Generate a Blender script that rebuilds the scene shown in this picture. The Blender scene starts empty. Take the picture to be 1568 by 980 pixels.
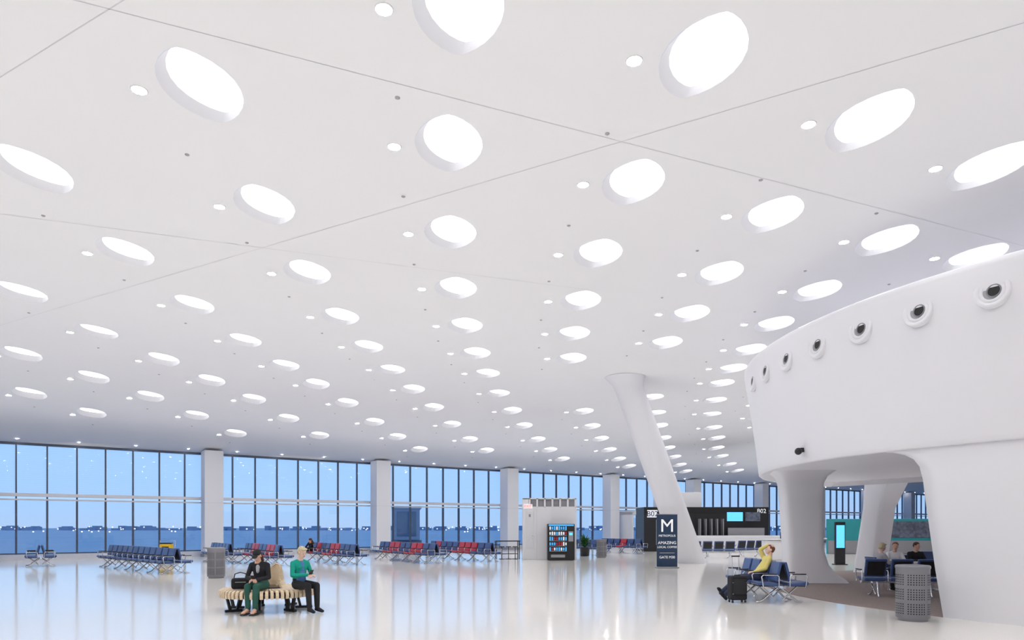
import bpy, bmesh, math, random
from math import sin, cos, pi, radians
from mathutils import Vector, Matrix, geometry
random.seed(7)
scene = bpy.context.scene
scene.view_settings.view_transform = 'Standard'
scene.view_settings.look = 'None'
EYE = 1.7
# ------------------------------------------------------------------ materials
def mat(name, col, rough=.5, metal=0., emit=None, es=0., var=.04, scale=6., bump=0., coat=0., bscale=None, sample=False):
    m = bpy.data.materials.new(name); m.use_nodes = True
    nt = m.node_tree; b = nt.nodes['Principled BSDF']
    tc = nt.nodes.new('ShaderNodeTexCoord'); n = nt.nodes.new('ShaderNodeTexNoise')
    n.inputs['Scale'].default_value = scale; n.inputs['Detail'].default_value = 1
    nt.links.new(tc.outputs['Object'], n.inputs['Vector'])
    mx = nt.nodes.new('ShaderNodeMix'); mx.data_type = 'RGBA'
    mx.inputs[6].default_value = tuple(max(0, c*(1-var)) for c in col)+(1,)
    mx.inputs[7].default_value = tuple(min(1, c*(1+var)) for c in col)+(1,)
    nt.links.new(n.outputs['Fac'], mx.inputs[0]); nt.links.new(mx.outputs[2], b.inputs['Base Color'])
    b.inputs['Roughness'].default_value = rough; b.inputs['Metallic'].default_value = metal
    b.inputs['Coat Weight'].default_value = coat
    if emit: 
        b.inputs['Emission Color'].default_value = tuple(emit)+(1,); b.inputs['Emission Strength'].default_value = es
        if not sample: m.cycles.emission_sampling = 'NONE'
    if bump:
        bp = nt.nodes.new('ShaderNodeBump'); bp.inputs['Strength'].default_value = bump; bp.inputs['Distance'].default_value = .02
        n2 = nt.nodes.new('ShaderNodeTexNoise'); n2.inputs['Scale'].default_value = bscale or scale*8
        nt.links.new(tc.outputs['Object'], n2.inputs['Vector'])
        nt.links.new(n2.outputs['Fac'], bp.inputs['Height']); nt.links.new(bp.outputs['Normal'], b.inputs['Normal'])
    return m
def glassmat(name, tint, refl=.07, stripes=False):
    m = bpy.data.materials.new(name); m.use_nodes = True; nt = m.node_tree
    nt.nodes.clear(); o = nt.nodes.new('ShaderNodeOutputMaterial')
    t = nt.nodes.new('ShaderNodeBsdfTransparent'); t.inputs[0].default_value = tint+(1,)
    g = nt.nodes.new('ShaderNodeBsdfGlossy'); g.inputs['Roughness'].default_value = .02
    mx = nt.nodes.new('ShaderNodeMixShader'); mx.inputs[0].default_value = refl
    nt.links.new(t.outputs[0], mx.inputs[1]); nt.links.new(g.outputs[0], mx.inputs[2])
    last = mx
    if stripes:
        tc = nt.nodes.new('ShaderNodeTexCoord'); w = nt.nodes.new('ShaderNodeTexWave')
        w.bands_direction = 'Z'; w.inputs['Scale'].default_value = 3.2
        r = nt.nodes.new('ShaderNodeMath'); r.operation = 'MULTIPLY_ADD'; r.inputs[1].default_value = .05; r.inputs[2].default_value = .10
        nt.links.new(tc.outputs['Object'], w.inputs['Vector']); nt.links.new(w.outputs['Fac'], r.inputs[0])
        d = nt.nodes.new('ShaderNodeBsdfDiffuse'); d.inputs[0].default_value = (.6,.75,.95,1)
        m2 = nt.nodes.new('ShaderNodeMixShader'); nt.links.new(r.outputs[0], m2.inputs[0])
        nt.links.new(mx.outputs[0], m2.inputs[1]); nt.links.new(d.outputs[0], m2.inputs[2]); last = m2
    nt.links.new(last.outputs[0], o.inputs[0]); return m

M = {}
M['ceil'] = mat('ceiling_plaster', (.86,.86,.885), .7, var=.012, scale=.6)
M['wall'] = mat('white_wall', (.83,.83,.87), .55, var=.015, scale=1)
M['drum'] = mat('white_gypsum', (.82,.82,.865), .5, var=.01, scale=.7)
M['well'] = mat('skylight_well', (.58,.58,.62), .6, emit=(1,1,1), es=.12, var=.01)  # sides greyed to give the shaded crescent, plus a slight added glow
M['sky'] = mat('skylight_diffuser', (.9,.9,.9), .6, emit=(.99,.985,1), es=1.55, var=.01, sample=True)
M['lamp'] = mat('lamp_lens', (1,1,1), .4, emit=(1,.975,.95), es=165, var=0, sample=True)
M['grey'] = mat('grey_metal', (.35,.35,.38), .45, .3)
M['sprk'] = mat('sprinkler_cap', (.42,.41,.44), .5)
M['joint'] = mat('joint_grey', (.68,.68,.72), .8)  # plain grey for joints and panel seams
M['mull'] = mat('mullion_dark', (.09,.11,.16), .4, .4)
M['rail'] = mat('transom_aluminium', (.74,.75,.80), .35, .3)
M['glass'] = glassmat('window_glass', (.84,.93,.98), .08)
M['glassu'] = glassmat('window_glass_frit', (.92,.96,1.), .05, True)
M['chrome'] = mat('polished_steel', (.75,.76,.8), .18, 1.)
M['blue'] = mat('blue_vinyl', (.045,.09,.25), .38, var=.1, coat=.2)
M['red'] = mat('red_vinyl', (.52,.03,.05), .38, var=.1, coat=.2)
M['black'] = mat('black_plastic', (.012,.012,.015), .4, var=.2)
M['carpet'] = mat('carpet_brown', (.26,.21,.20), .95, var=.35, scale=40)
M['wood'] = mat('birch_slat', (.80,.64,.45), .45, var=.1, scale=20)
M['can'] = mat('painted_steel_grey', (.25,.25,.28), .4, .5)
M['dark'] = mat('near_black', (.004,.004,.005), .6)
M['nozzle'] = mat('nozzle_white', (.80,.80,.84), .3, var=.02)
M['skin'] = mat('skin', (.72,.42,.31), .5, var=.06, scale=20)
M['skin2'] = mat('skin_fair', (.80,.52,.42), .5, var=.06, scale=20)
M['eye'] = mat('eye_white', (.8,.8,.8), .2); M['lip'] = mat('lips', (.5,.15,.14), .5)
M['teal'] = mat('teal_knit', (.0,.36,.27), .8, var=.15, scale=30, bump=.3)
M['pgreen'] = mat('dark_green_cloth', (.02,.10,.075), .8, var=.15)
M['blk'] = mat('black_cloth', (.015,.015,.02), .85, var=.3)
M['yellow'] = mat('yellow_jacket', (.72,.62,.20), .75, var=.1)
M['greyc'] = mat('grey_cloth', (.42,.42,.45), .85, var=.15)
M['navyc'] = mat('navy_cloth', (.03,.04,.09), .85, var=.2)
M['bluec'] = mat('blue_blouse', (.10,.22,.50), .85, var=.3, scale=25)
M['blond'] = mat('hair_blond', (.72,.62,.42), .6, var=.2, scale=60, bump=.5)
M['brownh'] = mat('hair_brown', (.09,.045,.025), .6, var=.3, scale=60, bump=.5)
M['redh'] = mat('hair_auburn', (.20,.07,.03), .6, var=.3, scale=60, bump=.5)
M['white'] = mat('white_laminate', (.85,.85,.88), .35, var=.01)
M['navy'] = mat('banner_navy', (.018,.045,.10), .5)
M['textw'] = mat('sign_white', (.9,.9,.92), .5, emit=(1,1,1), es=.35, var=0)
M['exit'] = mat('exit_red', (.8,.05,.05), .5, emit=(1,.1,.1), es=.6)
M['screen'] = mat('screen_blue', (.1,.5,.8), .3, emit=(.12,.55,1.), es=1.0, var=.3, scale=12)
M['prodA'] = mat('snack_pack_glow', (.05,.35,.75), .4, emit=(.1,.5,1), es=.5)  # packs made to glow, shelf lighting put into their colour
M['prodB'] = mat('bottle_glow', (.8,.8,.85), .4, emit=(.8,.9,1), es=.4)  # glow in the colour as shelf lighting; also the kiosk light box
M['leaf'] = mat('leaf_green', (.03,.13,.03), .5, var=.4, scale=10)
M['ybin'] = mat('yellow_plastic', (.85,.55,.02), .4)
M['muralT'] = mat('mural_teal', (.03,.34,.38), .5, var=.15, scale=1)
M['muralR'] = mat('mural_picture', (.12,.14,.20), .5, var=.9, scale=5)
M['tarmac'] = mat('apron_tarmac', (.38,.46,.54), .45, var=.12, scale=.02)
M['city'] = mat('skyline_dark', (.28,.37,.52), .8)
M['citylamp'] = mat('city_lamps', (1,.9,.7), .5, emit=(1,.85,.75), es=2.5, var=0)
M['bridge'] = mat('jet_bridge_panel', (.42,.50,.62), .5)
def floormat():
    m = bpy.data.materials.new('terrazzo_floor'); m.use_nodes = True; nt = m.node_tree; b = nt.nodes['Principled BSDF']
    tc = nt.nodes.new('ShaderNodeTexCoord'); v = nt.nodes.new('ShaderNodeTexNoise'); v.inputs['Scale'].default_value = 90; v.inputs['Detail'].default_value=1
    nt.links.new(tc.outputs['Object'], v.inputs['Vector'])
    r = nt.nodes.new('ShaderNodeValToRGB'); r.color_ramp.elements[0].position=.35; r.color_ramp.elements[1].position=.6
    r.color_ramp.elements[0].color = (.85,.82,.77,1); r.color_ramp.elements[1].color = (.94,.915,.87,1)
    nt.links.new(v.outputs['Fac'], r.inputs['Fac']); nt.links.new(r.outputs[0], b.inputs['Base Color'])
    b.inputs['Roughness'].default_value = .11; b.inputs['IOR'].default_value = 1.5
    return m
M['floor'] = floormat()
# ------------------------------------------------------------------ mesh builder
_rb = {}
def rbox_geo(size, r, seg=2):
    k = (tuple(round(s,4) for s in size), r, seg)
    if k in _rb: return _rb[k]
    bm = bmesh.new(); bmesh.ops.create_cube(bm, size=1)
    for v in bm.verts: v.co = Vector((v.co.x*size[0], v.co.y*size[1], v.co.z*size[2]))
    if r > 0: bmesh.ops.bevel(bm, geom=list(bm.edges), offset=r, segments=seg, profile=.5, affect='EDGES')
    bm.verts.index_update()
    g = ([v.co.copy() for v in bm.verts], [[v.index for v in f.verts] for f in bm.faces]); bm.free(); _rb[k] = g; return g
class MB:
    def __init__(s): s.v=[]; s.f=[]; s.m=[]; s.sm=[]; s.mats=[]; s.X=Matrix()
    def mi(s, key):
        if key not in s.mats: s.mats.append(key)
        return s.mats.index(key)
    def add(s, vs, fs, key, smooth=False, X=None):
        T = s.X @ X if X is not None else s.X
        o = len(s.v); s.v += [T @ Vector(v) for v in vs]
        k = s.mi(key) if isinstance(key, str) else None
        for i, f in enumerate(fs):
            s.f.append([a+o for a in f]); s.m.append(k if k is not None else s.mi(key[i])); s.sm.append(smooth)
    def box(s, c, size, key, r=0, rz=0, rx=0, ry=0):
        vs, fs = rbox_geo(size, r)
        X = Matrix.Translation(c) @ Matrix.Rotation(rz,4,'Z') @ Matrix.Rotation(ry,4,'Y') @ Matrix.Rotation(rx,4,'X')
        s.add(vs, fs, key, False, X)
    def cyl(s, p0, p1, r0, key, r1=None, n=12, caps=True, smooth=True):
        p0=Vector(p0); p1=Vector(p1); r1 = r0 if r1 is None else r1
        d=(p1-p0).normalized(); a = d.orthogonal().normalized(); b = d.cross(a)
        vs=[]; 
        for p,r in ((p0,r0),(p1,r1)):
            for k in range(n): t=2*pi*k/n; vs.append(p+a*cos(t)*r+b*sin(t)*r)
        s.add(vs, [[k,(k+1)%n,n+(k+1)%n,n+k] for k in range(n)], key, smooth)
        if caps: s.add(vs, [list(range(n))[::-1], list(range(n,2*n))], key)
    def tube(s, pts, r, key, n=8):
        pts=[Vector(p) for p in pts]; vs=[]; a=None
        for i,p in enumerate(pts):
            d=(pts[min(i+1,len(pts)-1)]-pts[max(i-1,0)]).normalized()
            a = d.orthogonal().normalized() if a is None else (a-d*a.dot(d)).normalized()
            b=d.cross(a)
            for k in range(n): t=2*pi*k/n; vs.append(p+a*cos(t)*r+b*sin(t)*r)
        fs=[[i*n+k,i*n+(k+1)%n,(i+1)*n+(k+1)%n,(i+1)*n+k] for i in range(len(pts)-1) for k in range(n)]
        s.add(vs,fs,key,True); s.add(vs,[list(range(n))[::-1],list(range((len(pts)-1)*n,len(pts)*n))],key)
    def lathe(s, prof, key, n=24, X=None, smooth=True):
        vs=[(r*cos(2*pi*k/n), r*sin(2*pi*k/n), z) for r,z in prof for k in range(n)]
        fs=[[i*n+k,i*n+(k+1)%n,(i+1)*n+(k+1)%n,(i+1)*n+k] for i in range(len(prof)-1) for k in range(n)]
        s.add(vs,fs,key,smooth,X)
    def disc(s, c, r, key, n=12, X=None):
        s.add([(c[0]+r*cos(2*pi*k/n), c[1]+r*sin(2*pi*k/n), c[2]) for k in range(n)], [list(range(n))], key, False, X)
    def ball(s, c, r, key, X=None, nu=12, nv=8):
        if not isinstance(r,(tuple,list)): r=(r,r,r)
        vs=[(c[0]+r[0]*sin(pi*i/nv)*cos(2*pi*k/nu), c[1]+r[1]*sin(pi*i/nv)*sin(2*pi*k/nu), c[2]+r[2]*cos(pi*i/nv)) for i in range(nv+1) for k in range(nu)]
        fs=[[i*nu+k,i*nu+(k+1)%nu,(i+1)*nu+(k+1)%nu,(i+1)*nu+k] for i in range(nv) for k in range(nu)]
        s.add(vs,fs,key,True,X)
    def obj(s, name, loc=None, rz=0, parent=None):
        me=bpy.data.meshes.new(name); me.from_pydata([tuple(v) for v in s.v],[],s.f)
        for k in s.mats: me.materials.append(M[k])
        me.polygons.foreach_set('material_index', s.m); me.polygons.foreach_set('use_smooth', s.sm); me.update()
        o=bpy.data.objects.new(name,me); scene.collection.objects.link(o)
        if loc is not None: o.location=loc
        o.rotation_euler=(0,0,rz)
        if parent: o.parent=parent
        return o
def dup(o, loc, rz=0):
    q=o.copy(); q.location=loc; q.rotation_euler=(0,0,rz); scene.collection.objects.link(q); return q
# ------------------------------------------------------------------ room frame
W0=Vector((-25.3,33.8)); E1=Vector((.8161,.5779)); E2=Vector((.5779,-.8161)); WA=math.atan2(.5779,.8161)
def R(s,d,z=0): p=W0+E1*s+E2*d; return Vector((p.x,p.y,z))
def sd(x,y): q=Vector((x,y))-W0; return q.dot(E1), q.dot(E2)
def hc(d): 
    k=max(0,min(1,(16.5-d)/16.5)); return 6.1-1.9*k**1.35
def zc(x,y): return EYE+hc(sd(x,y)[1])
S0,S1,D1=-25,115,60
# skylight centres on plan, metres
SK=[(-4.33,9.5),(-4.7,12.98),(-4.92,16.43),(-5.0,19.86),(-4.92,23.18),(-4.7,26.56),(-4.37,30.04),(-3.88,33.49),(-3.31,37.2),(-2.59,41.05),(-1.7,44.41),
(-0.63,8.01),(-1.01,10.92),(-1.28,14.2),(-1.44,17.51),(-1.43,20.76),(-1.29,24.05),(-1.02,27.24),(-0.63,31.23),(-0.03,34.97),(0.63,38.55),(1.54,42.35),(2.49,45.69),(3.61,49.03),
(2.48,8.9),(2.15,12.14),(1.92,15.29),(1.86,18.48),(1.92,21.61),(2.16,24.8),(3.74,35.83),(4.6,39.72),(5.61,43.39),(6.67,47.12),(7.9,50.65),(9.22,53.82),
(5.38,10.32),(5.1,13.4),(5,16.5),(5.1,19.6),(5.1,22.7),(6.6,32.2),(7.7,36.6),(8.7,40.5),(9.8,44.4),(10.9,47.9),(12.2,51.5),(13.5,55),(14.8,58.2),
(8.1,11.6),(8.0,14.6),(7.9,17.7),(7.9,20.6),(8.2,23.6),(8.5,26.4),(8.9,29.1),(9.8,33),(10.8,37.1),(12.3,41.8),(13.6,45.4),(14.7,49.1),(16.1,52.6),(18,56.5),(19.8,60),
(10.5,15.5),(-8.2,11.7),(-8.6,15.2),(-8.8,18.8),(-8.8,22.4),(-8.6,25.8),(-8.2,28.6),(-7.7,31.8),(-7.2,35.6),(-6.6,39.1),(-5.8,42.6),
(-12.8,17.8),(-13,21.4),(-12.6,24.6),(-12.1,27.4),(-11.5,30.3),(-11.1,33.8),(-10.6,37.5),(-16.8,23.4),(-16.1,26.2),(-15.4,29),(-14.9,32.2),(-14.5,35.8),(-19.5,27.6),(-18.9,30.7)]
for q in [(10.9,19.1),(10.9,22),(11.2,25),(11.5,27.8),(11.9,30.5),(12.8,34.4),(13.9,38.5)]:
    for k in range(4): SK.append((q[0]+3.1*k,q[1]+1.4*k))
for k in range(4): SK.append((15.5+3.2*k,42+1.4*k)); SK.append((17.5+3.2*k,46+1.4*k)); SK.append((20+3.2*k,50+1.4*k)); SK.append((23+3.2*k,54+1.4*k))
base=list(SK)
for i in range(-7,9):
    for j in range(-7,6):
        X=-.63+3.3*i-.28*j; Y=8.02+1.3*i+3.4*j; s_,d_=sd(X,Y)
        if d_<2.5 or d_>56 or s_<-22: continue
        if not (Y<6.3 or (abs(X)>.78*Y+1.2 and Y<22)): continue
        if min((X-a)**2+(Y-b)**2 for a,b in base)<6: continue
        SK.append((X,Y))
NL=12
def outline(x,y,sc=1,dx=0,dy=0):
    L,W=.82,.54; pts=[]
    for k in range(2*NL):
        t=pi*k/NL; yy=-L*cos(t); w=W*max(0,1-(yy/L)**2)**.68
        xx=w if sin(t)>=0 else -w
        a=radians(5); pts.append((x+dx+sc*(xx*cos(a)-yy*sin(a)), y+dy+sc*(xx*sin(a)+yy*cos(a))))
    return pts
vs=[]; ed=[]
for x,y in SK:
    o=len(vs); vs+= [Vector(p) for p in outline(x,y)]; ed+=[(o+k,o+(k+1)%(2*NL)) for k in range(2*NL)]
ds=[0,.8,1.6,2.5,3.5,4.5,5.6,6.8,8,9.2,10.4,11.6,12.8,14,15.2,16.5,18]+[18+2.8*k for k in range(1,16)]
for d in ds:
    for k in range(51):
        s=S0+(S1-S0)*k/50; p=R(s,d)
        if all((p.x-a)**2+(p.y-b)**2>1.1 for a,b in SK): vs.append(Vector((p.x,p.y)))
ov,oe,of,_,_,_=geometry.delaunay_2d_cdt(vs,ed,[],0,1e-4)
def inpoly(px_,py_,poly):
    c=False; n=len(poly)
    for i in range(n):
        a=poly[i]; b=poly[i-1]
        if (a[1]>py_)!=(b[1]>py_) and px_<(b[0]-a[0])*(py_-a[1])/(b[1]-a[1])+a[0]: c=not c
    return c
fs=[]
for f in of:
    c=(ov[f[0]]+ov[f[1]]+ov[f[2]])/3
    near=[q for q in SK if (q[0]-c.x)**2+(q[1]-c.y)**2<.8]
    if near and any(inpoly(c.x,c.y,outline(*q)) for q in near): continue
    fs.append(list(f))
b=MB(); b.add([(v.x,v.y,zc(v.x,v.y)) for v in ov],fs,'ceil',True)
ceil=b.obj('ceiling')
b=MB()
def joint(p,q):
    p=Vector(p);q=Vector(q);n=int((q-p).length/1.0)+1; t=(q-p).normalized(); w=Vector((-t.y,t.x))*.005
    vv=[];ff=[]
    for k in range(n+1):
        c=p+(q-p)*k/n
        for e in (-1,1): e_=c+w*e; vv.append((e_.x,e_.y,zc(e_.x,e_.y)-.004))
        if k: ff.append([2*k-2,2*k-1,2*k+1,2*k])
    b.add(vv,ff,'joint')
joint((-9,6.23),(14,16.07)); joint((12,4.95),(-16,20.97)); joint((2,4.3),(-16,14.3)); joint((-14,11.9),(2,17.6))
b.obj('joints',parent=ceil)
b=MB()
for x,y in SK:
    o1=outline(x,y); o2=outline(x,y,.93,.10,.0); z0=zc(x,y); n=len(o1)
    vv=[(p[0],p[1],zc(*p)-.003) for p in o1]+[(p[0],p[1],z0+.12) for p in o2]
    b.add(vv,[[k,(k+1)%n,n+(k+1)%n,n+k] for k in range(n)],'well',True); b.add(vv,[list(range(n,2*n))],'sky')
b.obj('skylight_array',parent=ceil)
b=MB(); c2=MB()
for x,y in SK:
    X,Y=x-.88,y+.04; z=zc(X,Y)
    b.disc((X,Y,z-.012),.10,'lamp',8); b.lathe([(.10,z-.012),(.115,z-.008),(.12,z+.01)],'ceil',14,Matrix.Translation((X,Y,0)))
    X,Y=x-1.0,y+1.7
    if sd(X,Y)[1]>1: 
        z=zc(X,Y); c2.lathe([(.0,z-.02),(.02,z-.02),(.025,z-.012),(.036,z-.01),(.038,z+.01)],'sprk',12,Matrix.Translation((X,Y,0)))
for k in range(54):
    p=R(-20+k*2.58,.75); z=zc(p.x,p.y); b.disc((p.x,p.y,z-.016),.04,'lamp',6)
b.obj('recessed_downlights',parent=ceil); c2.obj('ceiling_sprinklers',parent=ceil)
# ------------------------------------------------------------------ shell
def slab(name,pts,z0,z1,key):
    n=len(pts); vv=[(p.x,p.y,z0) for p in pts]+[(p.x,p.y,z1) for p in pts]
    b=MB(); b.add(vv,[list(range(n))[::-1],list(range(n,2*n))]+[[k,(k+1)%n,n+(k+1)%n,n+k] for k in range(n)],key); return b.obj(name)
slab('floor',[R(S0,-.3),R(S0,D1),R(S1,D1),R(S1,-.3)],-.35,0,'floor')
slab('wall_left',[R(S0-.3,-.3),R(S0-.3,D1),R(S0,D1),R(S0,-.3)],-.35,8.1,'wall')
slab('wall_right',[R(S1,-.3),R(S1,D1),R(S1+.3,D1),R(S1+.3,-.3)],-.35,8.1,'wall')
slab('wall_back',[R(S0-.3,D1),R(S0-.3,D1+.3),R(S1+.3,D1+.3),R(S1+.3,D1)],-.35,8.1,'wall')
ZT=EYE+4.2
PITCH=10.28; C0=9.6
cols=[C0+PITCH*k for k in range(-3,11)]
colb=MB()
colb.box((0,0,2.98),(1.0,1.0,5.96),'wall',.03); colb.box((0,0,.08),(1.04,1.04,.16),'grey'); colb.box((0,0,3.02),(1.01,1.01,.015),'joint')
first=None
for s in cols:
    if s>S1-1: continue
    p=R(s,.85)
    if first is None: first=colb.obj('structural_column',p,WA)
    else: dup(first,p,WA)
edges=[S0]+cols
edges=[e for e in edges if e<S1]+[S1]
for w in range(len(edges)-1):
    a,c=edges[w],edges[w+1]; L=c-a
    if L<.5: continue
    b=MB(); n=max(1,round(L/1.285))
    for k in range(n+1):
        x=L*k/n
        b.box((x,0,3.0+ (ZT-3.0)/2),(.07,.16,ZT-3.0),'mull'); b.box((x,0,1.5),(.09,.16,3.0),'mull')
    b.box((L/2,0,.14),(L,.22,.28),'rail'); b.box((L/2,0,.32),(L,.12,.06),'mull')
    b.box((L/2,.16,3.28),(L,.34,.16),'rail'); b.box((L/2,.05,3.05),(L,.14,.08),'rail'); b.box((L/2,0,ZT-.05),(L,.18,.12),'mull')
    b.add([(0,.0,.3),(L,.0,.3),(L,.0,3.05),(0,.0,3.05)],[[0,1,2,3]],'glass'); b.add([(0,0,3.3),(L,0,3.3),(L,0,ZT),(0,0,ZT)],[[0,1,2,3]],'glassu')
    for i,v in enumerate(b.v): b.v[i]=Vector((v.x,-v.y,v.z))
    b.obj('window_%d'%(w+1),R(a,0),WA)
# ------------------------------------------------------------------ outside
b=MB(); b.add([(-2500,-200,-5),(2500,-200,-5),(2500,2500,-5),(-2500,2500,-5)],[[0,1,2,3]],'tarmac'); b.obj('airport_apron_ground')
b=MB()
for k in range(260):
    x=-1500+k*11.5+random.uniform(-4,4); y=1150+random.uniform(-60,60); h=random.uniform(3,8)
    b.box((x,y,-5+h/2),(random.uniform(6,16),12,h),'city')
for k in range(420):
    x=random.uniform(-1500,1300); y=random.choice([700,820,900,1050]); b.box((x,y,random.uniform(-4,1.5)),(1.2,.5,1.0),'citylamp')
b.obj('distant_skyline')
b=MB()
b.box((0,0,1.9),(2.2,10,2.7),'bridge',.05); b.box((0,-5.05,1.9),(1.6,.1,2.1),'glass'); 
for k in range(4): b.box((-1.12,-3.6+2.4*k,2.1),(.05,1.7,.9),'glass')
b.box((0,0,3.3),(2.5,10.2,.2),'rail'); b.box((0,-2,.3),(2.6,3.0,.4),'grey')
for x in (-.8,.8): b.cyl((x,2,-5),(x,2,.5),.22,'grey')
b.obj('jet_bridge',(-9.6,62,0),.157)
# ------------------------------------------------------------------ leaning column
def lean(name,p0,p1,r,flare):
    b=MB(); n=40; p0=Vector(p0); p1=Vector(p1); prof=[]
    for k in range(41):
        t=k/40; rr=r*(1.04-.08*t)+ (flare*max(0,(t-.95)/.05)**1.6 if t>.95 else 0)
        c=p0+(p1-p0)*t; prof.append((c,rr))
    vv=[(c.x+rr*cos(2*pi*q/n), c.y+rr*sin(2*pi*q/n), c.z) for c,rr in prof for q in range(n)]
    b.add(vv,[[i*n+q,i*n+(q+1)%n,(i+1)*n+(q+1)%n,(i+1)*n+q] for i in range(40) for q in range(n)],'drum',True)
    return b.obj(name)
lean('leaning_column',(8.35,31.7,0),(4.63,27.95,7.79),.63,.22)
# ------------------------------------------------------------------ rotunda
CX,CY=16.6,17.2
b=MB()
prof=[(9.35,3.36),(9.55,3.30),(9.66,3.22),(9.72,3.19),(9.76,3.22),(9.775,3.30),(9.84,3.9),(9.94,4.7),(10.1,5.7),(10.17,6.15),(10.17,6.22),(10.13,6.26),(9.9,6.26)]
A=[radians(118+1.5*k) for k in range(125)]
n=len(A)
vv=[(CX+r*cos(a),CY+r*sin(a),z) for r,z in prof for a in A]
b.add(vv,[[i*n+k,i*n+k+1,(i+1)*n+k+1,(i+1)*n+k] for i in range(len(prof)-1) for k in range(n-1)],'drum',True)
b.add(vv,[[i*n+n-1,i*n,(i+1)*n,(i+1)*n+n-1] for i in range(len(prof)-1)],'drum')
b.add(vv,[list(range(n))],'drum'); b.add(vv,[list(range((len(prof)-1)*n,len(prof)*n))],'drum')
edge=[(0,207.6),(.3,207.3),(.9,206.7),(1.6,206.1),(2.2,205.6),(2.6,205.3),(2.85,204.9),(3.0,204.2),(3.1,203.1),(3.17,201.6),(3.22,199.6)]
for ro,ri in ((9.66,9.05),):
    m=48; vo=[]
    for z,a0 in edge:
        for k in range(m+1):
            a=radians(a0+(298-a0)*k/m); vo.append((CX+ro*cos(a),CY+ro*sin(a),z))
    ne=len(edge); o2=len(vo)
    for z,a0 in edge:
        for k in range(m+1):
            a=radians(a0+.4+(298-a0-.4)*k/m); vo.append((CX+ri*cos(a),CY+ri*sin(a),z))
    ff=[]
    for i in range(ne-1):
        for k in range(m): 
            q=i*(m+1)+k; ff.append([q,q+1,q+m+2,q+m+1]); ff.append([o2+q+1,o2+q,o2+q+m+1,o2+q+m+2])
        q=i*(m+1); ff.append([q,q+m+1,o2+q+m+1,o2+q]); q+=m; ff.append([q+m+1,q,o2+q,o2+q+m+1])
    b.add(vo,ff,'drum',True)
def pier(cx,cy,ang,prof):
    X=Matrix.Translation((cx,cy,0))@Matrix.Rotation(ang,4,'Z'); vv=[]; m=24
    for z,xl,xr,dp in prof:
        for k in range(m):
            t=2*pi*k/m; ex=abs(cos(t))**.35*(1 if cos(t)>=0 else -1); ey=abs(sin(t))**.35*(1 if sin(t)>=0 else -1)
            vv.append(((xl+xr)/2+(xr-xl)/2*ex, dp*ey, z))
    b.add(vv,[[i*m+k,i*m+(k+1)%m,(i+1)*m+(k+1)%m,(i+1)*m+k] for i in range(len(prof)-1) for k in range(m)],'drum',True,X)
pier(8.75,20.75,radians(-8),[(0,-.44,1.35,.45),(.1,-.44,1.25,.45),(.3,-.44,.95,.45),(.55,-.45,.75,.45),(1.0,-.47,.62,.45),(2.4,-.54,.6,.45),(3.0,-.6,.62,.45),(3.2,-.68,.72,.5),(3.36,-.85,.95,.6)])
pier(13.2,25.2,radians(30),[(0,-.5,.5,.4),(2.4,.1,1.1,.4),(3.36,.3,1.8,.5)])
rot=b.obj('rotunda_pavilion')
b=MB()
for k in range(7):
    a=radians(213.5-7.08*k); r=10.095
    X=Matrix.Translation((CX+r*cos(a),CY+r*sin(a),5.70))@Matrix.Rotation(a,4,'Z')@Matrix.Rotation(radians(84),4,'Y')
    b.lathe([(.285,-.06),(.285,.02),(.275,.032),(.24,.036),(.215,.03),(.20,.012)],'nozzle',36,X)
    b.lathe([(.20,.012),(.185,.022),(.17,.030),(.15,.028),(.14,.012)],'nozzle',32,X)
    b.disc((0,0,.014),.145,'grey',24,X)
    X2=X@Matrix.Translation((0,.03,0)); b.lathe([(.115,.016),(.115,.034),(.10,.036),(.092,.02)],'can',24,X2); b.disc((0,0,.022),.095,'dark',20,X2)
b.obj('air_jet_nozzles',parent=rot)
b=MB(); b.box((6.86,16.1,3.50),(.16,.1,.1),'black',.01); b.ball((6.72,16.02,3.46),.085,'black'); b.cyl((7.0,16.15,3.5),(6.75,16.05,3.49),.03,'black')
b.obj('security_camera',parent=rot)
b=MB(); b.lathe([(0,.012),(9.62,.012),(9.64,0)],'carpet',96,Matrix.Translation((CX,CY,0)),False); b.obj('carpet')
# ------------------------------------------------------------------ airport seating
def seat(b,x,key,X):
    old=b.X; b.X=old@X
    b.box((x,.33,.43),(.50,.46,.075),key,.025,rx=radians(4)); b.box((x,.10,.70),(.50,.06,.44),key,.022,rx=radians(14))
    b.box((x,.065,.69),(.40,.02,.34),'black',rx=radians(14)); b.box((x,.33,.385),(.42,.38,.02),'black')
    b.X=old
def arm(b,x,X):
    old=b.X; b.X=old@X
    b.tube([(x,.12,.36),(x,.12,.6),(x,.16,.635),(x,.46,.635),(x,.50,.60),(x,.46,.36)],.014,'chrome',6); b.box((x,.32,.655),(.05,.30,.022),'black',.006)
    b.X=old
def leg(b,x,X):
    old=b.X; b.X=old@X
    b.tube([(x,.0,.36),(x,.16,.24),(x,.36,.06),(x,.44,.025),(x,.52,.02)],.022,'chrome',6)
    b.tube([(x,.40,.37),(x,.24,.22),(x,.08,.06)],.016,'chrome',6); b.X=old
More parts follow.
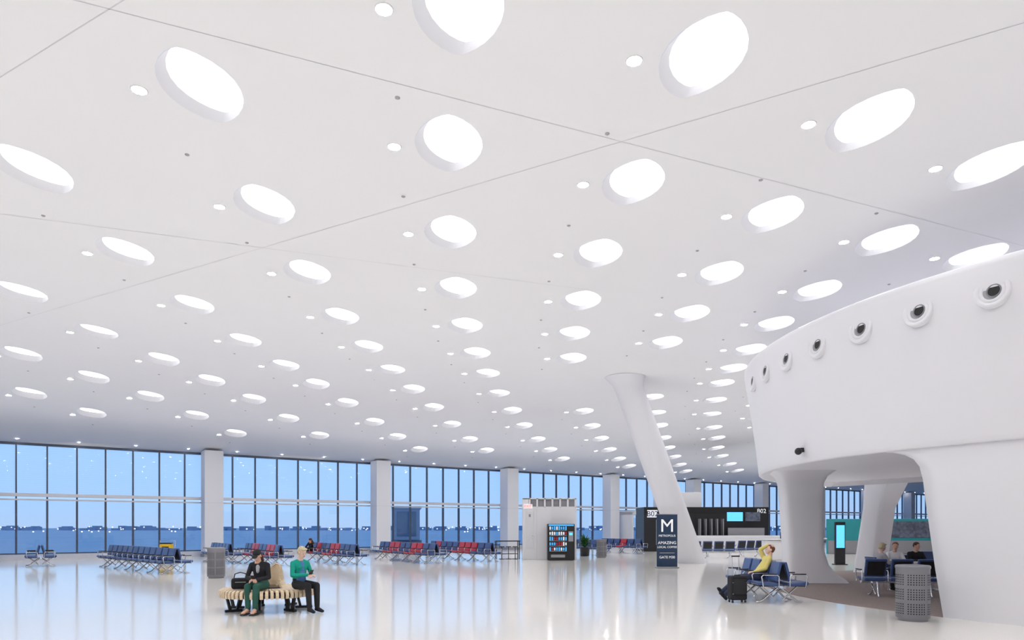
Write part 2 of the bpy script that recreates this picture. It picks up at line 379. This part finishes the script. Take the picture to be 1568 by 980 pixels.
def seat_row(cx,cy,ang,cols1,cols2=None,name='airport_seat_row'):
    b=MB(); n=len(cols1); L=.6*n; I=Matrix(); F=Matrix.Rotation(pi,4,'Z')
    b.box((0,0 if cols2 else .2,.36),(L,.08,.06),'chrome')
    for k,c in enumerate(cols1): seat(b,-L/2+.3+.6*k,{'b':'blue','r':'red'}[c],I)
    if cols2:
        for k,c in enumerate(cols2): seat(b,-L/2+.3+.6*k,{'b':'blue','r':'red'}[c],F)
    for k in range(n+1):
        arm(b,-L/2+.6*k,I)
        if cols2: arm(b,-L/2+.6*k,F)
    xs=[-L/2+.3+.6*k for k in range(0,n,2)]
    if n%2==0: xs.append(L/2-.3)
    for x in xs:
        leg(b,x,I)
        if cols2: leg(b,x,F)
        else: b.tube([(x,.0,.36),(x,-.05,.1),(x,-.1,.02)],.022,'chrome',6)
    return b.obj(name,(cx,cy,0),ang)
RA=math.atan2(.8161,-.5779)
def rowAt(nx,ny,c1,c2):
    L=.6*len(c1); c=Vector((nx,ny))+Vector((-.5779,.8161))*L/2; seat_row(c.x,c.y,RA,c1,c2)
rowAt(-19.6,28.4,'bbb','bbb'); seat_row(-14.5,26.7,radians(137),'b'*12,'b'*12); rowAt(-12.6,30.6,'bbbbbb','bbbbbb')
rowAt(-9.6,28.4,'brrbbrrbb','brrbbrrbb'); rowAt(-6.7,29.6,'bbbrrbbrb','bbrrrbbbb'); rowAt(-3.4,31.0,'bbrrbbrrbb','bbrrbbrrbb'); rowAt(-.9,32.3,'bbrrrbbbrb','bbrrrbbbrb')
rowAt(5.4,39.5,'bbbbbb','bbbbbb'); rowAt(8.0,42,'bbrbbb','bbrbbb')
seat_row(10.4,36.2,0,'bbbbb'); seat_row(13.6,38,radians(20),'bbbb')
seat_row(5.95,16.1,radians(90),'bbbb','bbbb'); seat_row(9.35,16.3,radians(-6),'bbb')
seat_row(14.0,21.5,radians(180),'bbbb')
# ------------------------------------------------------------------ litter bins
def bin_(loc):
    b=MB(); b.lathe([(.24,.0),(.24,.04),(.275,.06),(.275,.93),(.285,.95),(.285,.985),(.27,1.0),(.15,1.01),(.14,.99),(.14,.9)],'can',32)
    b.disc((0,0,.91),.15,'dark',20)
    for gz in (.14,.40,.66):
        for r in range(5):
            for k in range(40):
                if k%8 in (0,): continue
                a=2*pi*k/40; z=gz+r*.042; X=Matrix.Rotation(a,4,'Z')@Matrix.Translation((.2775,0,z))@Matrix.Rotation(pi/2,4,'Y')
                b.disc((0,0,0),.012,'dark',6,X)
    return b.obj('litter_bin',loc)
t=bin_((7.25,12.35,0)); dup(t,(-9.75,22.5,0)); dup(t,(4.85,37,0)); 
# ------------------------------------------------------------------ foreground slatted bench
BX,BY=-5.0,14.0
b=MB(); NS=60
for k in range(NS):
    a=2*pi*k/NS; X=Matrix.Rotation(a,4,'Z'); w=.058
    ca=cos(a-radians(60)); bh=.45+(.48*ca**.8 if ca>0 else 0)
    P=[(.935,.29),(.945,.36),(.93,.425),(.885,.45),(.6,.435),(.40,.45)]; Q=[(.905,.29),(.912,.355),(.90,.395),(.87,.415),(.6,.40),(.40,.415)]
    if bh>.52: P+=[(.35,.50),(.31,.58),(.27,bh-.03),(.24,bh)]; Q+=[(.31,.48),(.275,.58),(.235,bh-.03),(.215,bh-.01)]
    else: P+=[(.33,.43),(.30,.36)]; Q+=[(.31,.40),(.27,.36)]
    vv=[]
    for (r,z),(r2,z2) in zip(P,Q):
        ws=w*min(1,.42+r*.62); vv+=[(r,-ws/2,z),(r,ws/2,z),(r2,ws/2,z2),(r2,-ws/2,z2)]
    ff=[]
    for i in range(len(P)-1):
        for j in range(4): ff.append([4*i+j,4*i+(j+1)%4,4*i+4+(j+1)%4,4*i+4+j])
    ff+=[[0,1,2,3],[4*len(P)-4+j for j in range(4)][::-1]]
    b.add(vv,ff,'wood',False,X)
b.lathe([(.42,.385),(.88,.385),(.89,.33),(.88,.30),(.42,.30),(.42,.385)],'black',40)
for k in range(7):
    a=2*pi*k/7+.3; X=Matrix.Rotation(a,4,'Z'); old=b.X; b.X=X
    b.box((.70,0,.03),(.34,.06,.05),'black',.008); b.box((.80,0,.17),(.05,.05,.30),'black',ry=radians(14)); b.box((.60,0,.17),(.05,.05,.30),'black',ry=radians(-14)); b.X=old
b.obj('slatted_round_bench',(BX,BY,0))
# ------------------------------------------------------------------ people
def hull(chain):
    bm=bmesh.new()
    for c,r in chain:
        if not isinstance(r,(tuple,list)): r=(r,r,r)
        for i in range(0,7):
            th=pi*i/6
            for k in range(1 if i in (0,6) else 10):
                ph=2*pi*k/10; bm.verts.new((c[0]+r[0]*sin(th)*cos(ph),c[1]+r[1]*sin(th)*sin(ph),c[2]+r[2]*cos(th)))
    res=bmesh.ops.convex_hull(bm,input=list(bm.verts))
    bmesh.ops.delete(bm,geom=[g for g in bm.verts if not g.link_faces],context='VERTS')
    bm.verts.index_update(); g=([v.co.copy() for v in bm.verts],[[v.index for v in f.verts] for f in bm.faces]); bm.free(); return g
def sdist(p,chain):
    best=9
    def mr(r): return r if not isinstance(r,(tuple,list)) else (r[0]+r[1]+r[2])/3
    if len(chain)==1:
        c,r=chain[0]; r=r if isinstance(r,(tuple,list)) else (r,r,r)
        q=Vector(((p[0]-c[0])/r[0],(p[1]-c[1])/r[1],(p[2]-c[2])/r[2])).length; return (q-1)*min(r)
    for i in range(len(chain)-1):
        a=Vector(chain[i][0]); c=Vector(chain[i+1][0]); d=c-a; t=max(0,min(1,(p-a).dot(d)/max(d.length_squared,1e-9)))
        best=min(best,(p-(a+d*t)).length-(mr(chain[i][1])*(1-t)+mr(chain[i+1][1])*t))
    return best
def remesh(prims,voxel,it=4):
    vs=[];fs=[]
    for ch,_ in prims:
        v,f=hull(ch); o=len(vs); vs+=v; fs+=[[i+o for i in q] for q in f]
    me=bpy.data.meshes.new('tmp'); me.from_pydata([tuple(v) for v in vs],[],fs); o=bpy.data.objects.new('tmp',me); scene.collection.objects.link(o)
    m=o.modifiers.new('r','REMESH'); m.mode='VOXEL'; m.voxel_size=voxel
    m=o.modifiers.new('s','SMOOTH'); m.factor=.5; m.iterations=it
    dg=bpy.context.evaluated_depsgraph_get(); dg.update(); e=o.evaluated_get(dg); m2=e.to_mesh()
    V=[v.co.copy() for v in m2.vertices]; F=[list(p.vertices) for p in m2.polygons]; C=[p.center.copy() for p in m2.polygons]
    e.to_mesh_clear(); bpy.data.objects.remove(o); bpy.data.meshes.remove(me)
    K=[min(prims,key=lambda q:sdist(c,q[0]))[1] for c in C]
    return V,F,K
_hc={}
def hand(b,wr,dr,up,side,skin,curl=.7):
    dr=Vector(dr).normalized(); up=Vector(up); x=dr.cross(up).normalized(); z=x.cross(dr)
    X=Matrix(((x.x,dr.x,z.x,wr[0]),(x.y,dr.y,z.y,wr[1]),(x.z,dr.z,z.z,wr[2]),(0,0,0,1)))
    key=(side,round(curl,2))
    if key not in _hc:
        pr=[([((0,.0,0),(.026,.02,.019)),((0,.075,0),(.038,.018,.013))],'s')]
        for i,L in enumerate((.072,.083,.078,.06)):
            x0=side*(.030-.020*i); p0=Vector((x0,.082,0)); c1=curl*.6; c2=curl*1.5; c3=curl*2.1
            p1=p0+Vector((0,cos(c1),-sin(c1)))*L*.45; p2=p1+Vector((0,cos(c2),-sin(c2)))*L*.32; p3=p2+Vector((0,cos(c3),-sin(c3)))*L*.25
            pr+=[([(p0,.0095),(p1,.009)],'s'),([(p1,.009),(p2,.008)],'s'),([(p2,.008),(p3,.007)],'s')]
        t0=Vector((side*.026,.022,-.004)); t1=t0+Vector((side*.026,.026,-.012)); t2=t1+Vector((side*.004,.032,-.014))
        pr+=[([(t0,.013),(t1,.011)],'s'),([(t1,.011),(t2,.009)],'s')]
        _hc[key]=remesh(pr,.0045,2)
    V,F,K=_hc[key]; b.add(V,F,skin,True,X)
_hd={}
def head(b,pos,pitch,yaw,skin,hair,style,roll=0):
    X=Matrix.Translation(pos)@Matrix.Rotation(yaw,4,'Z')@Matrix.Rotation(roll,4,'Y')@Matrix.Rotation(-pitch,4,'X')
    if 'h' not in _hd:
        _hd['h']=remesh([([((0,-.008,.032),(.074,.090,.082))],'s'),([((0,.018,.0),(.064,.070,.06)),((0,.040,-.078),(.034,.036,.026))],'s'),
          ([((0,.084,.008),(.008,.01,.01)),((0,.104,-.022),(.014,.012,.01))],'s'),([((.074,.0,-.005),(.010,.018,.028))],'s'),([((-.074,.0,-.005),(.010,.018,.028))],'s'),
          ([((0,.080,-.05),(.024,.012,.012))],'s')],.006,3)
    V,F,K=_hd['h']; b.add(V,F,skin,True,X)
    for e in (-1,1):
        b.ball((e*.028,.0795,.006),(.013,.008,.008),'eye',X,8,6); b.ball((e*.028,.0865,.006),(.0055,.003,.0055),'dark',X,8,6); b.ball((e*.029,.083,.026),(.017,.006,.004),hair,X,8,6)
    b.ball((0,.0905,-.052),(.020,.006,.006),'lip',X,10,6)
    st={'short':[([((0,-.02,.048),(.086,.094,.080))],'h'),([((0,-.045,.0),(.083,.066,.075))],'h'),([((.04,.045,.088),(.035,.035,.022)),((-.04,.045,.088),(.035,.035,.022))],'h')],
        'man':[([((0,-.018,.045),(.080,.091,.076))],'h'),([((0,-.045,.015),(.076,.056,.065))],'h')],
        'long':[([((0,-.02,.045),(.085,.094,.080))],'h'),([((0,-.05,.0),(.085,.06,.08)),((0,-.07,-.17),(.085,.045,.05))],'h')],
        'cap':[([((0,-.012,.060),(.083,.098,.068))],'c'),([((0,.09,.052),(.066,.01,.008)),((0,.145,.040),(.05,.018,.006))],'c'),([((0,-.055,-.01),(.080,.05,.07)),((0,-.07,-.16),(.075,.045,.05))],'h')]}[style]
    if style not in _hd: _hd[style]=remesh(st,.007,2)
    V,F,K=_hd[style]; b.add(V,F,[{'h':hair,'c':'blk'}[k] for k in K],True,X)
DEF=dict(pelvis=(0,0,.55),waist=(0,.0,.70),chest=(0,.02,.88),neck=(0,.05,1.04),head=(0,.09,1.17),sh=(.165,.03,.965),el=(.225,.10,.73),wr=(.07,.32,.70),hip=(.09,.04,.535),kn=(.10,.44,.53),an=(.09,.47,.09),toe=(.10,.62,.035))
def person(name,loc,yaw,top,pants,shoes,skin,hair,style,J=None,pitch=.2,hyaw=0,female=True,hdir=None,extra=None,curl=.7,vox=.014):
    j=dict(DEF); j.update(J or {})
    def g(k,s):
        if k+('L' if s<0 else 'R') in j: return Vector(j[k+('L' if s<0 else 'R')])
        p=j[k]; return Vector((s*p[0],p[1],p[2]))
    w=.92 if female else 1.05
    pe,wa,ch,ne,he=[Vector(j[k]) for k in ('pelvis','waist','chest','neck','head')]
    pr=[([(pe,(.165,.125,.10))],pants),([(pe+Vector((0,0,.07)),(.15*w,.11,.06)),(wa,(.135*w,.10,.07)),(ch,(.165*w,.11,.09))],top),
        ([(ch,(.15*w,.105,.08)),(g('sh',1)*.8+ch*.2+Vector((0,0,.02)),.055),(g('sh',-1)*.8+ch*.2+Vector((0,0,.02)),.055),(ne-Vector((0,0,.03)),.05)],top),
        ([(ne-Vector((0,0,.02)),.052),(he*.6+ne*.4+Vector((0,-.015,0)),.048)],skin)]
    for s in (-1,1):
        sh,el,wr,hp,kn,an,to=[g(k,s) for k in ('sh','el','wr','hip','kn','an','toe')]
        fw=(to-an).normalized()
        pr+=[([(sh,.058*w),(el,.047*w)],top),([(el,.047*w),(wr,.035)],top),([(hp,.095),(kn,.068)],pants),([(kn,.066),(an+Vector((0,0,.03)),.052)],pants),
             ([(an-fw*.03+Vector((0,0,-.04)),(.034,.04,.035)),(an,.037),(to,(.042,.045,.028))],shoes)]
    V,F,K=remesh(pr,vox,5)
    b=MB(); b.add(V,F,K,True)
    for s in (-1,1):
        wr=g('wr',s); el=g('el',s); d=(wr-el).normalized()
        hd=Vector(hdir[0 if s<0 else 1]) if hdir else Vector((d.x-.3*s,d.y,d.z*.5)); up=Vector((s*.35,-.1,1)) 
        hand(b,wr+hd.normalized()*.012,hd,up,-s,skin,curl)
    head(b,he,pitch,hyaw,skin,hair,style)
    if extra: extra(b)
    return b.obj(name,loc,yaw)
def phone(c,rx):
    def f(b): b.box(c,(.075,.012,.15),'black',.004,rx=rx); b.box((c[0],c[1]-.009*cos(rx),c[2]-.009*sin(rx)),(.065,.002,.135),'screen',rx=rx)
    return f
def ex1(b):
    phone((0,.38,.70),radians(-50))(b)
    for s in (-1,1):
        b.box((s*.085,.52,.012),(.095,.27,.022),'black',.008); b.tube([(s*.085-.05,.57,.03),(s*.085,.575,.075),(s*.085+.05,.57,.03)],.009,'black',6); b.tube([(s*.075-.045,.46,.06),(s*.075,.485,.105),(s*.075+.045,.46,.06)],.008,'black',6)
    v,f=hull([((0,.13,.93),(.06,.05,.05)),((0,.17,.82),(.03,.04,.05))]); b.add(v,f,'greyc',True)
person('seated_woman',(-4.96,13.52,.01),radians(176),'blk','pgreen','skin','skin','brownh','cap',
  dict(chest=(0,.07,.86),waist=(0,.02,.69),neck=(0,.13,1.0),head=(0,.19,1.115),sh=(.16,.09,.93),el=(.22,.16,.69),wr=(.055,.33,.66),kn=(.085,.43,.53),an=(.07,.44,.09),toe=(.09,.60,.045)),pitch=.55,extra=ex1,vox=.0105)
def ex2(b):
    phone((.02,.42,.78),radians(-35))(b)
    v,f=hull([((0,.07,.60),(.115,.06,.05)),((0,.085,.74),(.09,.05,.06)),((0,.085,.90),(.06,.05,.05)),((0,.075,.985),(.05,.045,.03))]); b.add(v,f,'bluec',True)
    for s in (-1,1): b.tube([(s*.028+.020*cos(t),.212,1.178+.015*sin(t)) for t in [2*pi*k/12 for k in range(13)]],.002,'grey',5)
person('seated_woman',(-4.28,13.72,0),radians(-128),'teal','blk','blk','skin2','blond','short',
  dict(neck=(0,.05,1.05),head=(0,.10,1.175),wr=(.05,.35,.74),chest=(0,.03,.88)),pitch=.35,extra=ex2,vox=.0105)
b=MB(); b.box((0,0,.11),(.34,.18,.22),'blk',.05); b.tube([(-.12,0,.2),(-.1,.0,.30),(0,0,.33),(.1,0,.30),(.12,0,.2)],.01,'blk',6); b.box((0,-.095,.14),(.2,.01,.015),'grey'); b.obj('handbag',(-5.42,13.62,.452),.4)
person('reclining_man',(5.78,15.75,0),radians(90),'yellow','navyc','blk','skin2','redh','man',
  dict(pelvis=(0,.10,.55),waist=(0,.0,.69),chest=(0,-.09,.86),neck=(0,-.17,1.02),head=(0,-.17,1.15),sh=(.17,-.10,.95),elR=(.20,-.02,1.16),wrR=(.06,-.16,1.27),elL=(-.24,.02,.74),wrL=(-.10,.22,.66),
       hip=(.09,.13,.54),kn=(.10,.52,.52),anR=(.04,.92,.16),toeR=(.05,1.0,.27),anL=(-.05,.88,.09),toeL=(-.07,.99,.17)),pitch=-.35,female=False,hdir=[(.2,.9,-.1),(-.8,-.3,.1)],vox=.012)
b=MB(); b.box((0,0,.33),(.38,.24,.54),'blk',.04); b.box((0,-.13,.36),(.30,.03,.34),'black',.012); 
for x in (-.15,.15):
    for y in (-.08,.08): b.cyl((x-.012,y,.03),(x+.012,y,.03),.03,'black',n=12)
for x in (-.08,.08): b.cyl((x,.08,.6),(x,.08,1.02),.008,'chrome',n=8)
b.box((0,.08,1.03),(.2,.03,.03),'black',.008); b.box((0,0,.61),(.14,.03,.02),'black',.005)
for z in (.2,.45): b.box((0,-.125,z),(.34,.008,.012),'grey')
b.obj('carry_on_suitcase',(5.03,15.25,0),.15)
b=MB(); b.box((0,0,.73),(1.5,.75,.04),'white',.012); 
for x in (-.5,.5): b.cyl((x,0,0.03),(x,0,.71),.035,'chrome'); b.cyl((x,0,.012),(x,0,.035),.24,'chrome',r1=.2,n=24)
b.obj('cafe_table',(10.75,18.2,0),radians(5))
def chair(loc,rz):
    b=MB(); b.box((0,.0,.44),(.42,.42,.04),'blue',.015); b.box((0,-.2,.72),(.42,.035,.36),'blue',.012,rx=radians(8))
    for x in (-.18,.18):
        b.cyl((x,.17,0),(x,.17,.42),.013,'chrome'); b.tube([(x,-.2,0),(x,-.19,.44),(x,-.23,.85)],.013,'chrome',6)
    return b.obj('side_chair',loc,rz)
for lx,ly,rz in ((9.65,18.0,-80),(10.55,18.85,180),(11.15,18.9,180)): chair((lx,ly,0),radians(rz))
person('seated_woman',(9.65,17.95,-.02),radians(-80),'greyc','blk','blk','skin2','blond','short',dict(wr=(.1,.33,.80),el=(.23,.12,.76)),pitch=.3)
person('seated_man',(10.55,18.85,-.02),radians(172),'white','navyc','blk','skin','redh','man',dict(wr=(.1,.33,.80),el=(.23,.12,.76)),pitch=.15,female=False,hyaw=-.4)
person('seated_man',(11.15,18.9,-.02),radians(178),'blk','navyc','blk','skin','brownh','man',dict(wr=(.1,.33,.80),el=(.23,.12,.76)),pitch=.25,female=False,hyaw=.4)
p=Vector((-6.7,29.6))+Vector((-.5779,.8161))*5.1+Vector((-.8161,-.5779))*.30
person('dozing_traveller',(p.x,p.y,-.02),RA,'blk','blk','blk','skin','brownh','long',dict(waist=(-.04,.0,.68),chest=(-.14,.05,.82),neck=(-.24,.1,.93),head=(-.33,.14,1.02),shR=(.04,.06,.94),shL=(-.30,.06,.83),elR=(.12,.2,.72),elL=(-.36,.2,.68),wrR=(-.05,.32,.66),wrL=(-.2,.36,.64)),pitch=.5,female=True)
# ------------------------------------------------------------------ service enclosure + vending machine
b=MB(); W,D,H=2.75,1.5,3.15
b.box((0,D/2,H/2-.22),(W,D,H-.44),'white',.02); b.box((0,D/2,H-.03),(W,D,.06),'white'); b.box((0,D-.06,H-.25),(W,.06,.5),'white')
for k in range(7): b.box((-W/2+.35+.0+k*(W-.4)/6.0,.03,H-.25),(.09,.06,.46),'white')
b.box((-W/2+.16,.03,H-.25),(.32,.06,.46),'white'); b.box((0,.2,H-.26),(W-.1,.02,.42),'grey'); b.box((-W/2+.72,.0,1.3),(.012,.02,2.6),'joint'); b.box((0,.02,.06),(W+.01,.02,.12),'grey')
b.box((-W/2+.36,-.02,H-.9),(.1,.03,.14),'grey'); b.box((-W/2+.36,-.015,1.5),(.4,.02,1.9),'nozzle'); b.box((-W/2+.50,-.03,1.15),(.05,.03,.12),'chrome')
enc=b.obj('service_enclosure',(1.92,34.9,0),0)
b=MB(); b.box((0,.4,.92),(1.35,.8,1.80),'black',.02); b.box((-.16,-.01,1.05),(.92,.03,1.4),'dark')
for r in range(5):
    b.box((-.16,-.03,.46+.26*r),(.88,.02,.015),'chrome')
    for c in range(8):
        k=random.choice(['prodA','prodB','prodA','red','prodB']); b.box((-.55+.112*c,-.035,.57+.26*r),(.07,.03,random.uniform(.13,.19)),k,.01)
b.box((.48,-.01,1.2),(.24,.03,.5),'grey'); b.box((.48,-.03,1.32),(.16,.01,.12),'screen'); b.box((-.16,-.02,.22),(.7,.02,.14),'grey'); b.box((0,-.02,1.76),(1.25,.02,.08),'prodA')
b.box((0,.4,.02),(1.2,.7,.04),'dark'); b.obj('vending_machine',(2.45,34.0,0),0)
def text(body,size,loc,rz,key,parent,al='CENTER'):
    cu=bpy.data.curves.new('lettering','FONT'); cu.body=body; cu.size=size; cu.align_x=al; cu.extrude=.003
    o=bpy.data.objects.new('lettering',cu); scene.collection.objects.link(o)
    dg=bpy.context.evaluated_depsgraph_get(); dg.update(); me=bpy.data.meshes.new_from_object(o.evaluated_get(dg)); bpy.data.objects.remove(o)
    me.materials.clear(); me.materials.append(M[key]); q=bpy.data.objects.new('lettering',me); scene.collection.objects.link(q)
    q.rotation_euler=(pi/2,0,rz); q.location=loc; q.parent=parent; return q
b=MB(); b.box((0,0,0),(.44,.05,.22),'textw',.01); b.box((0,.04,0),(.1,.06,.1),'grey'); e=b.obj('exit_sign',(.82,34.82,2.72)); text('EXIT',.19,(0,-.03,-.06),0,'exit',e)
b=MB(); b.box((0,0,1.12),(.84,.04,2.12),'navy',.008); b.box((0,0,.03),(.9,.4,.05),'grey',.01); b.box((0,0,2.19),(.86,.06,.03),'chrome')
b.box((0,-.024,.62),(.6,.006,.008),'textw')
s_=b.obj('gate_banner_sign',(6.3,27.75,0))
text('M',.74,(0,-.025,1.48),0,'textw',s_); text('METROPOLIS',.118,(0,-.025,1.28),0,'textw',s_); text('AMAZING',.165,(0,-.025,.98),0,'textw',s_); text('LOCAL COFFEE',.115,(0,-.025,.82),0,'textw',s_); text('GATE M30',.14,(0,-.025,.40),0,'textw',s_)
b=MB(); b.lathe([(0,.02),(.24,.02),(.28,.5),(.30,.52),(.26,.52),(.24,.46),(0,.46)],'black',20)
for k in range(130):
    a=random.uniform(0,2*pi); e=random.uniform(.1,1.35); L=random.uniform(.35,.75); d=Vector((cos(a)*cos(e),sin(a)*cos(e),sin(e))); o=Vector((0,0,.46+random.uniform(0,.3)))
    t=o+d*L; sd_=d.cross(Vector((0,0,1))).normalized()*.05; m_=o+d*L*.55+Vector((0,0,.05)); b.add([o,m_+sd_,t-Vector((0,0,.06)),m_-sd_],[[0,1,2,3]],'leaf')
b.obj('potted_plant',(4.1,38.4,0))
b=MB(); b.box((0,0,.93),(1.3,.55,.05),'black',.01)
for x in (-.6,.6):
    for y in (-.22,.22): b.box((x,y,.455),(.04,.04,.91),'black')
for x in (-.35,0,.35): b.cyl((x,-.4,.0),(x,-.4,.62),.02,'black'); b.cyl((x,-.4,.62),(x,-.4,.66),.15,'black',n=18); b.cyl((x,-.4,0),(x,-.4,.02),.16,'black',n=18)
b.box((0,.22,.25),(1.2,.03,.04),'black'); b.obj('high_table_with_stools',(-.25,35.8,0),radians(10))
b=MB(); b.box((0,0,.55),(.55,.4,.6),'ybin',.05); b.box((0,0,.2),(.8,.5,.06),'black',.02); b.box((0,-.21,.6),(.3,.02,.25),'black'); b.tube([(-.3,.2,.3),(-.34,.22,1.0),(.34,.22,1.0),(.3,.2,.3)],.018,'chrome',6)
for x in (-.3,.3):
    for y in (-.18,.18): b.cyl((x-.02,y,.07),(x+.02,y,.07),.07,'black')
b.box((0,0,.88),(.5,.36,.06),'black',.02); b.obj('cleaning_cart',(-16.7,33.0,0),.2)
b=MB()
b.box((4.2,1.5,1.5),(8.4,3,3.0),'black',.02); b.box((4.2,-.02,2.75),(8.3,.03,.35),'dark'); b.box((.55,-.03,2.55),(.7,.02,.5),'prodB')
b.box((1.4,-.04,1.3),(1.2,.02,1.7),'grey'); b.box((6.1,-.06,2.35),(1.05,.05,.6),'screen'); b.box((7.3,-.06,2.35),(1.0,.05,.6),'muralR')
for k in range(5): b.box((3.6+.38*k,-.5,1.35),(.06,.5,1.7),'grey')
b.box((6.0,-1.6,.55),(6.5,.7,1.1),'white',.03); b.box((6.0,-1.98,.6),(6.0,.03,.7),'nozzle'); b.box((6.6,-.8,1.15),(2.4,.1,.9),'grey'); 
b.box((2.6,1.6,3.5),(2.9,2.0,1.05),'white',.03)
k_=b.obj('gate_kiosk',(8.9,46,0)); text('B02',.5,(.55,-.05,2.38),0,'black',k_); text('B02',.4,(7.9,-.05,2.6),0,'textw',k_)
b=MB(); b.box((0,0,.5),(1.6,.6,1.0),'white',.05); b.box((0,-.05,1.04),(1.8,.75,.06),'white',.02); b.box((.3,0,1.25),(.5,.04,.34),'black',.01); b.cyl((.3,0,1.07),(.3,0,1.12),.1,'black')
t=b.obj('check_in_podium',(13.5,34.5,0)); dup(t,(16.0,37,0),.2)
b=MB(); b.box((0,0,1.45),(.2,1.6,2.9),'white'); b.box((4.6,0,1.45),(.2,1.6,2.9),'white'); b.box((2.3,0,2.8),(4.8,1.6,.3),'white'); b.box((2.3,0,1.3),(.12,.1,2.6),'rail')
for x in (.3,1.25,2.2,2.4,3.35,4.3): b.box((x,-.1,1.3),(.08,.08,2.6),'rail')
b.box((1.2,-.1,1.2),(1.9,.03,2.4),'glass'); b.box((3.4,-.1,1.2),(1.9,.03,2.4),'glass'); b.box((2.3,-.82,2.8),(1.0,.03,.22),'screen')
b.obj('gate_door_portal',R(41.4,1.6),WA)
b=MB(); b.box((0,0,1.08),(9.5,.2,2.16),'muralT',.02); b.box((-.6,-.12,1.5),(3.9,.04,1.0),'muralR'); b.box((0,-.12,.42),(9.4,.03,.8),'grey'); b.obj('wall_mural',(24.3,42,0),-.1)
b=MB(); b.box((0,0,.95),(.45,.12,1.9),'black',.02); b.box((0,-.065,1.25),(.36,.01,1.0),'screen'); b.box((0,0,.02),(.55,.35,.04),'black',.01); b.obj('digital_totem',(14.5,30.2,0))
# ------------------------------------------------------------------ lighting: unseen fill added to brighten the ceiling
def area(name,loc,sx,sy,P,col,rz,spread):
    l=bpy.data.lights.new(name,'AREA'); l.shape='RECTANGLE'; l.size=sx; l.size_y=sy; l.energy=P; l.color=col; l.spread=radians(spread)
    o=bpy.data.objects.new(name,l); scene.collection.objects.link(o); o.location=loc; o.rotation_euler=(pi,0,rz); return o
area('ceiling_fill',R(30,27,2.6),100,44,2200,(.95,.955,1.0),WA,80)  # no fixture: unseen panel added in place of light bounced off the floor
area('rotunda_roof_fill',(13.5,16.5,6.32),7,9,25,(.95,.955,1.0),radians(28),150)  # added fill, brightens the ceiling where the drum blocks the lower one
w=bpy.data.worlds.new('dusk'); scene.world=w; w.use_nodes=True; nt=w.node_tree; bg=nt.nodes['Background']
tc=nt.nodes.new('ShaderNodeTexCoord'); sp=nt.nodes.new('ShaderNodeSeparateXYZ'); rp=nt.nodes.new('ShaderNodeValToRGB')
nt.links.new(tc.outputs['Generated'],sp.inputs[0]); nt.links.new(sp.outputs['Z'],rp.inputs[0]); nt.links.new(rp.outputs[0],bg.inputs[0])
el=rp.color_ramp.elements; el[0].position=0; el[0].color=(.40,.54,.78,1); el[1].position=.5; el[1].color=(.16,.32,.66,1)
e=el.new(.05); e.color=(.35,.57,.88,1); e=el.new(.14); e.color=(.30,.53,.90,1)
bg.inputs[1].default_value=1.3
cd=bpy.data.cameras.new('cam'); cd.lens=24; cd.sensor_width=36; cd.sensor_fit='HORIZONTAL'; cd.shift_y=.2015; cd.clip_end=4000; cd.clip_start=.05
cam=bpy.data.objects.new('camera',cd); scene.collection.objects.link(cam); cam.location=(0,0,EYE); cam.rotation_euler=(pi/2,0,0); scene.camera=cam
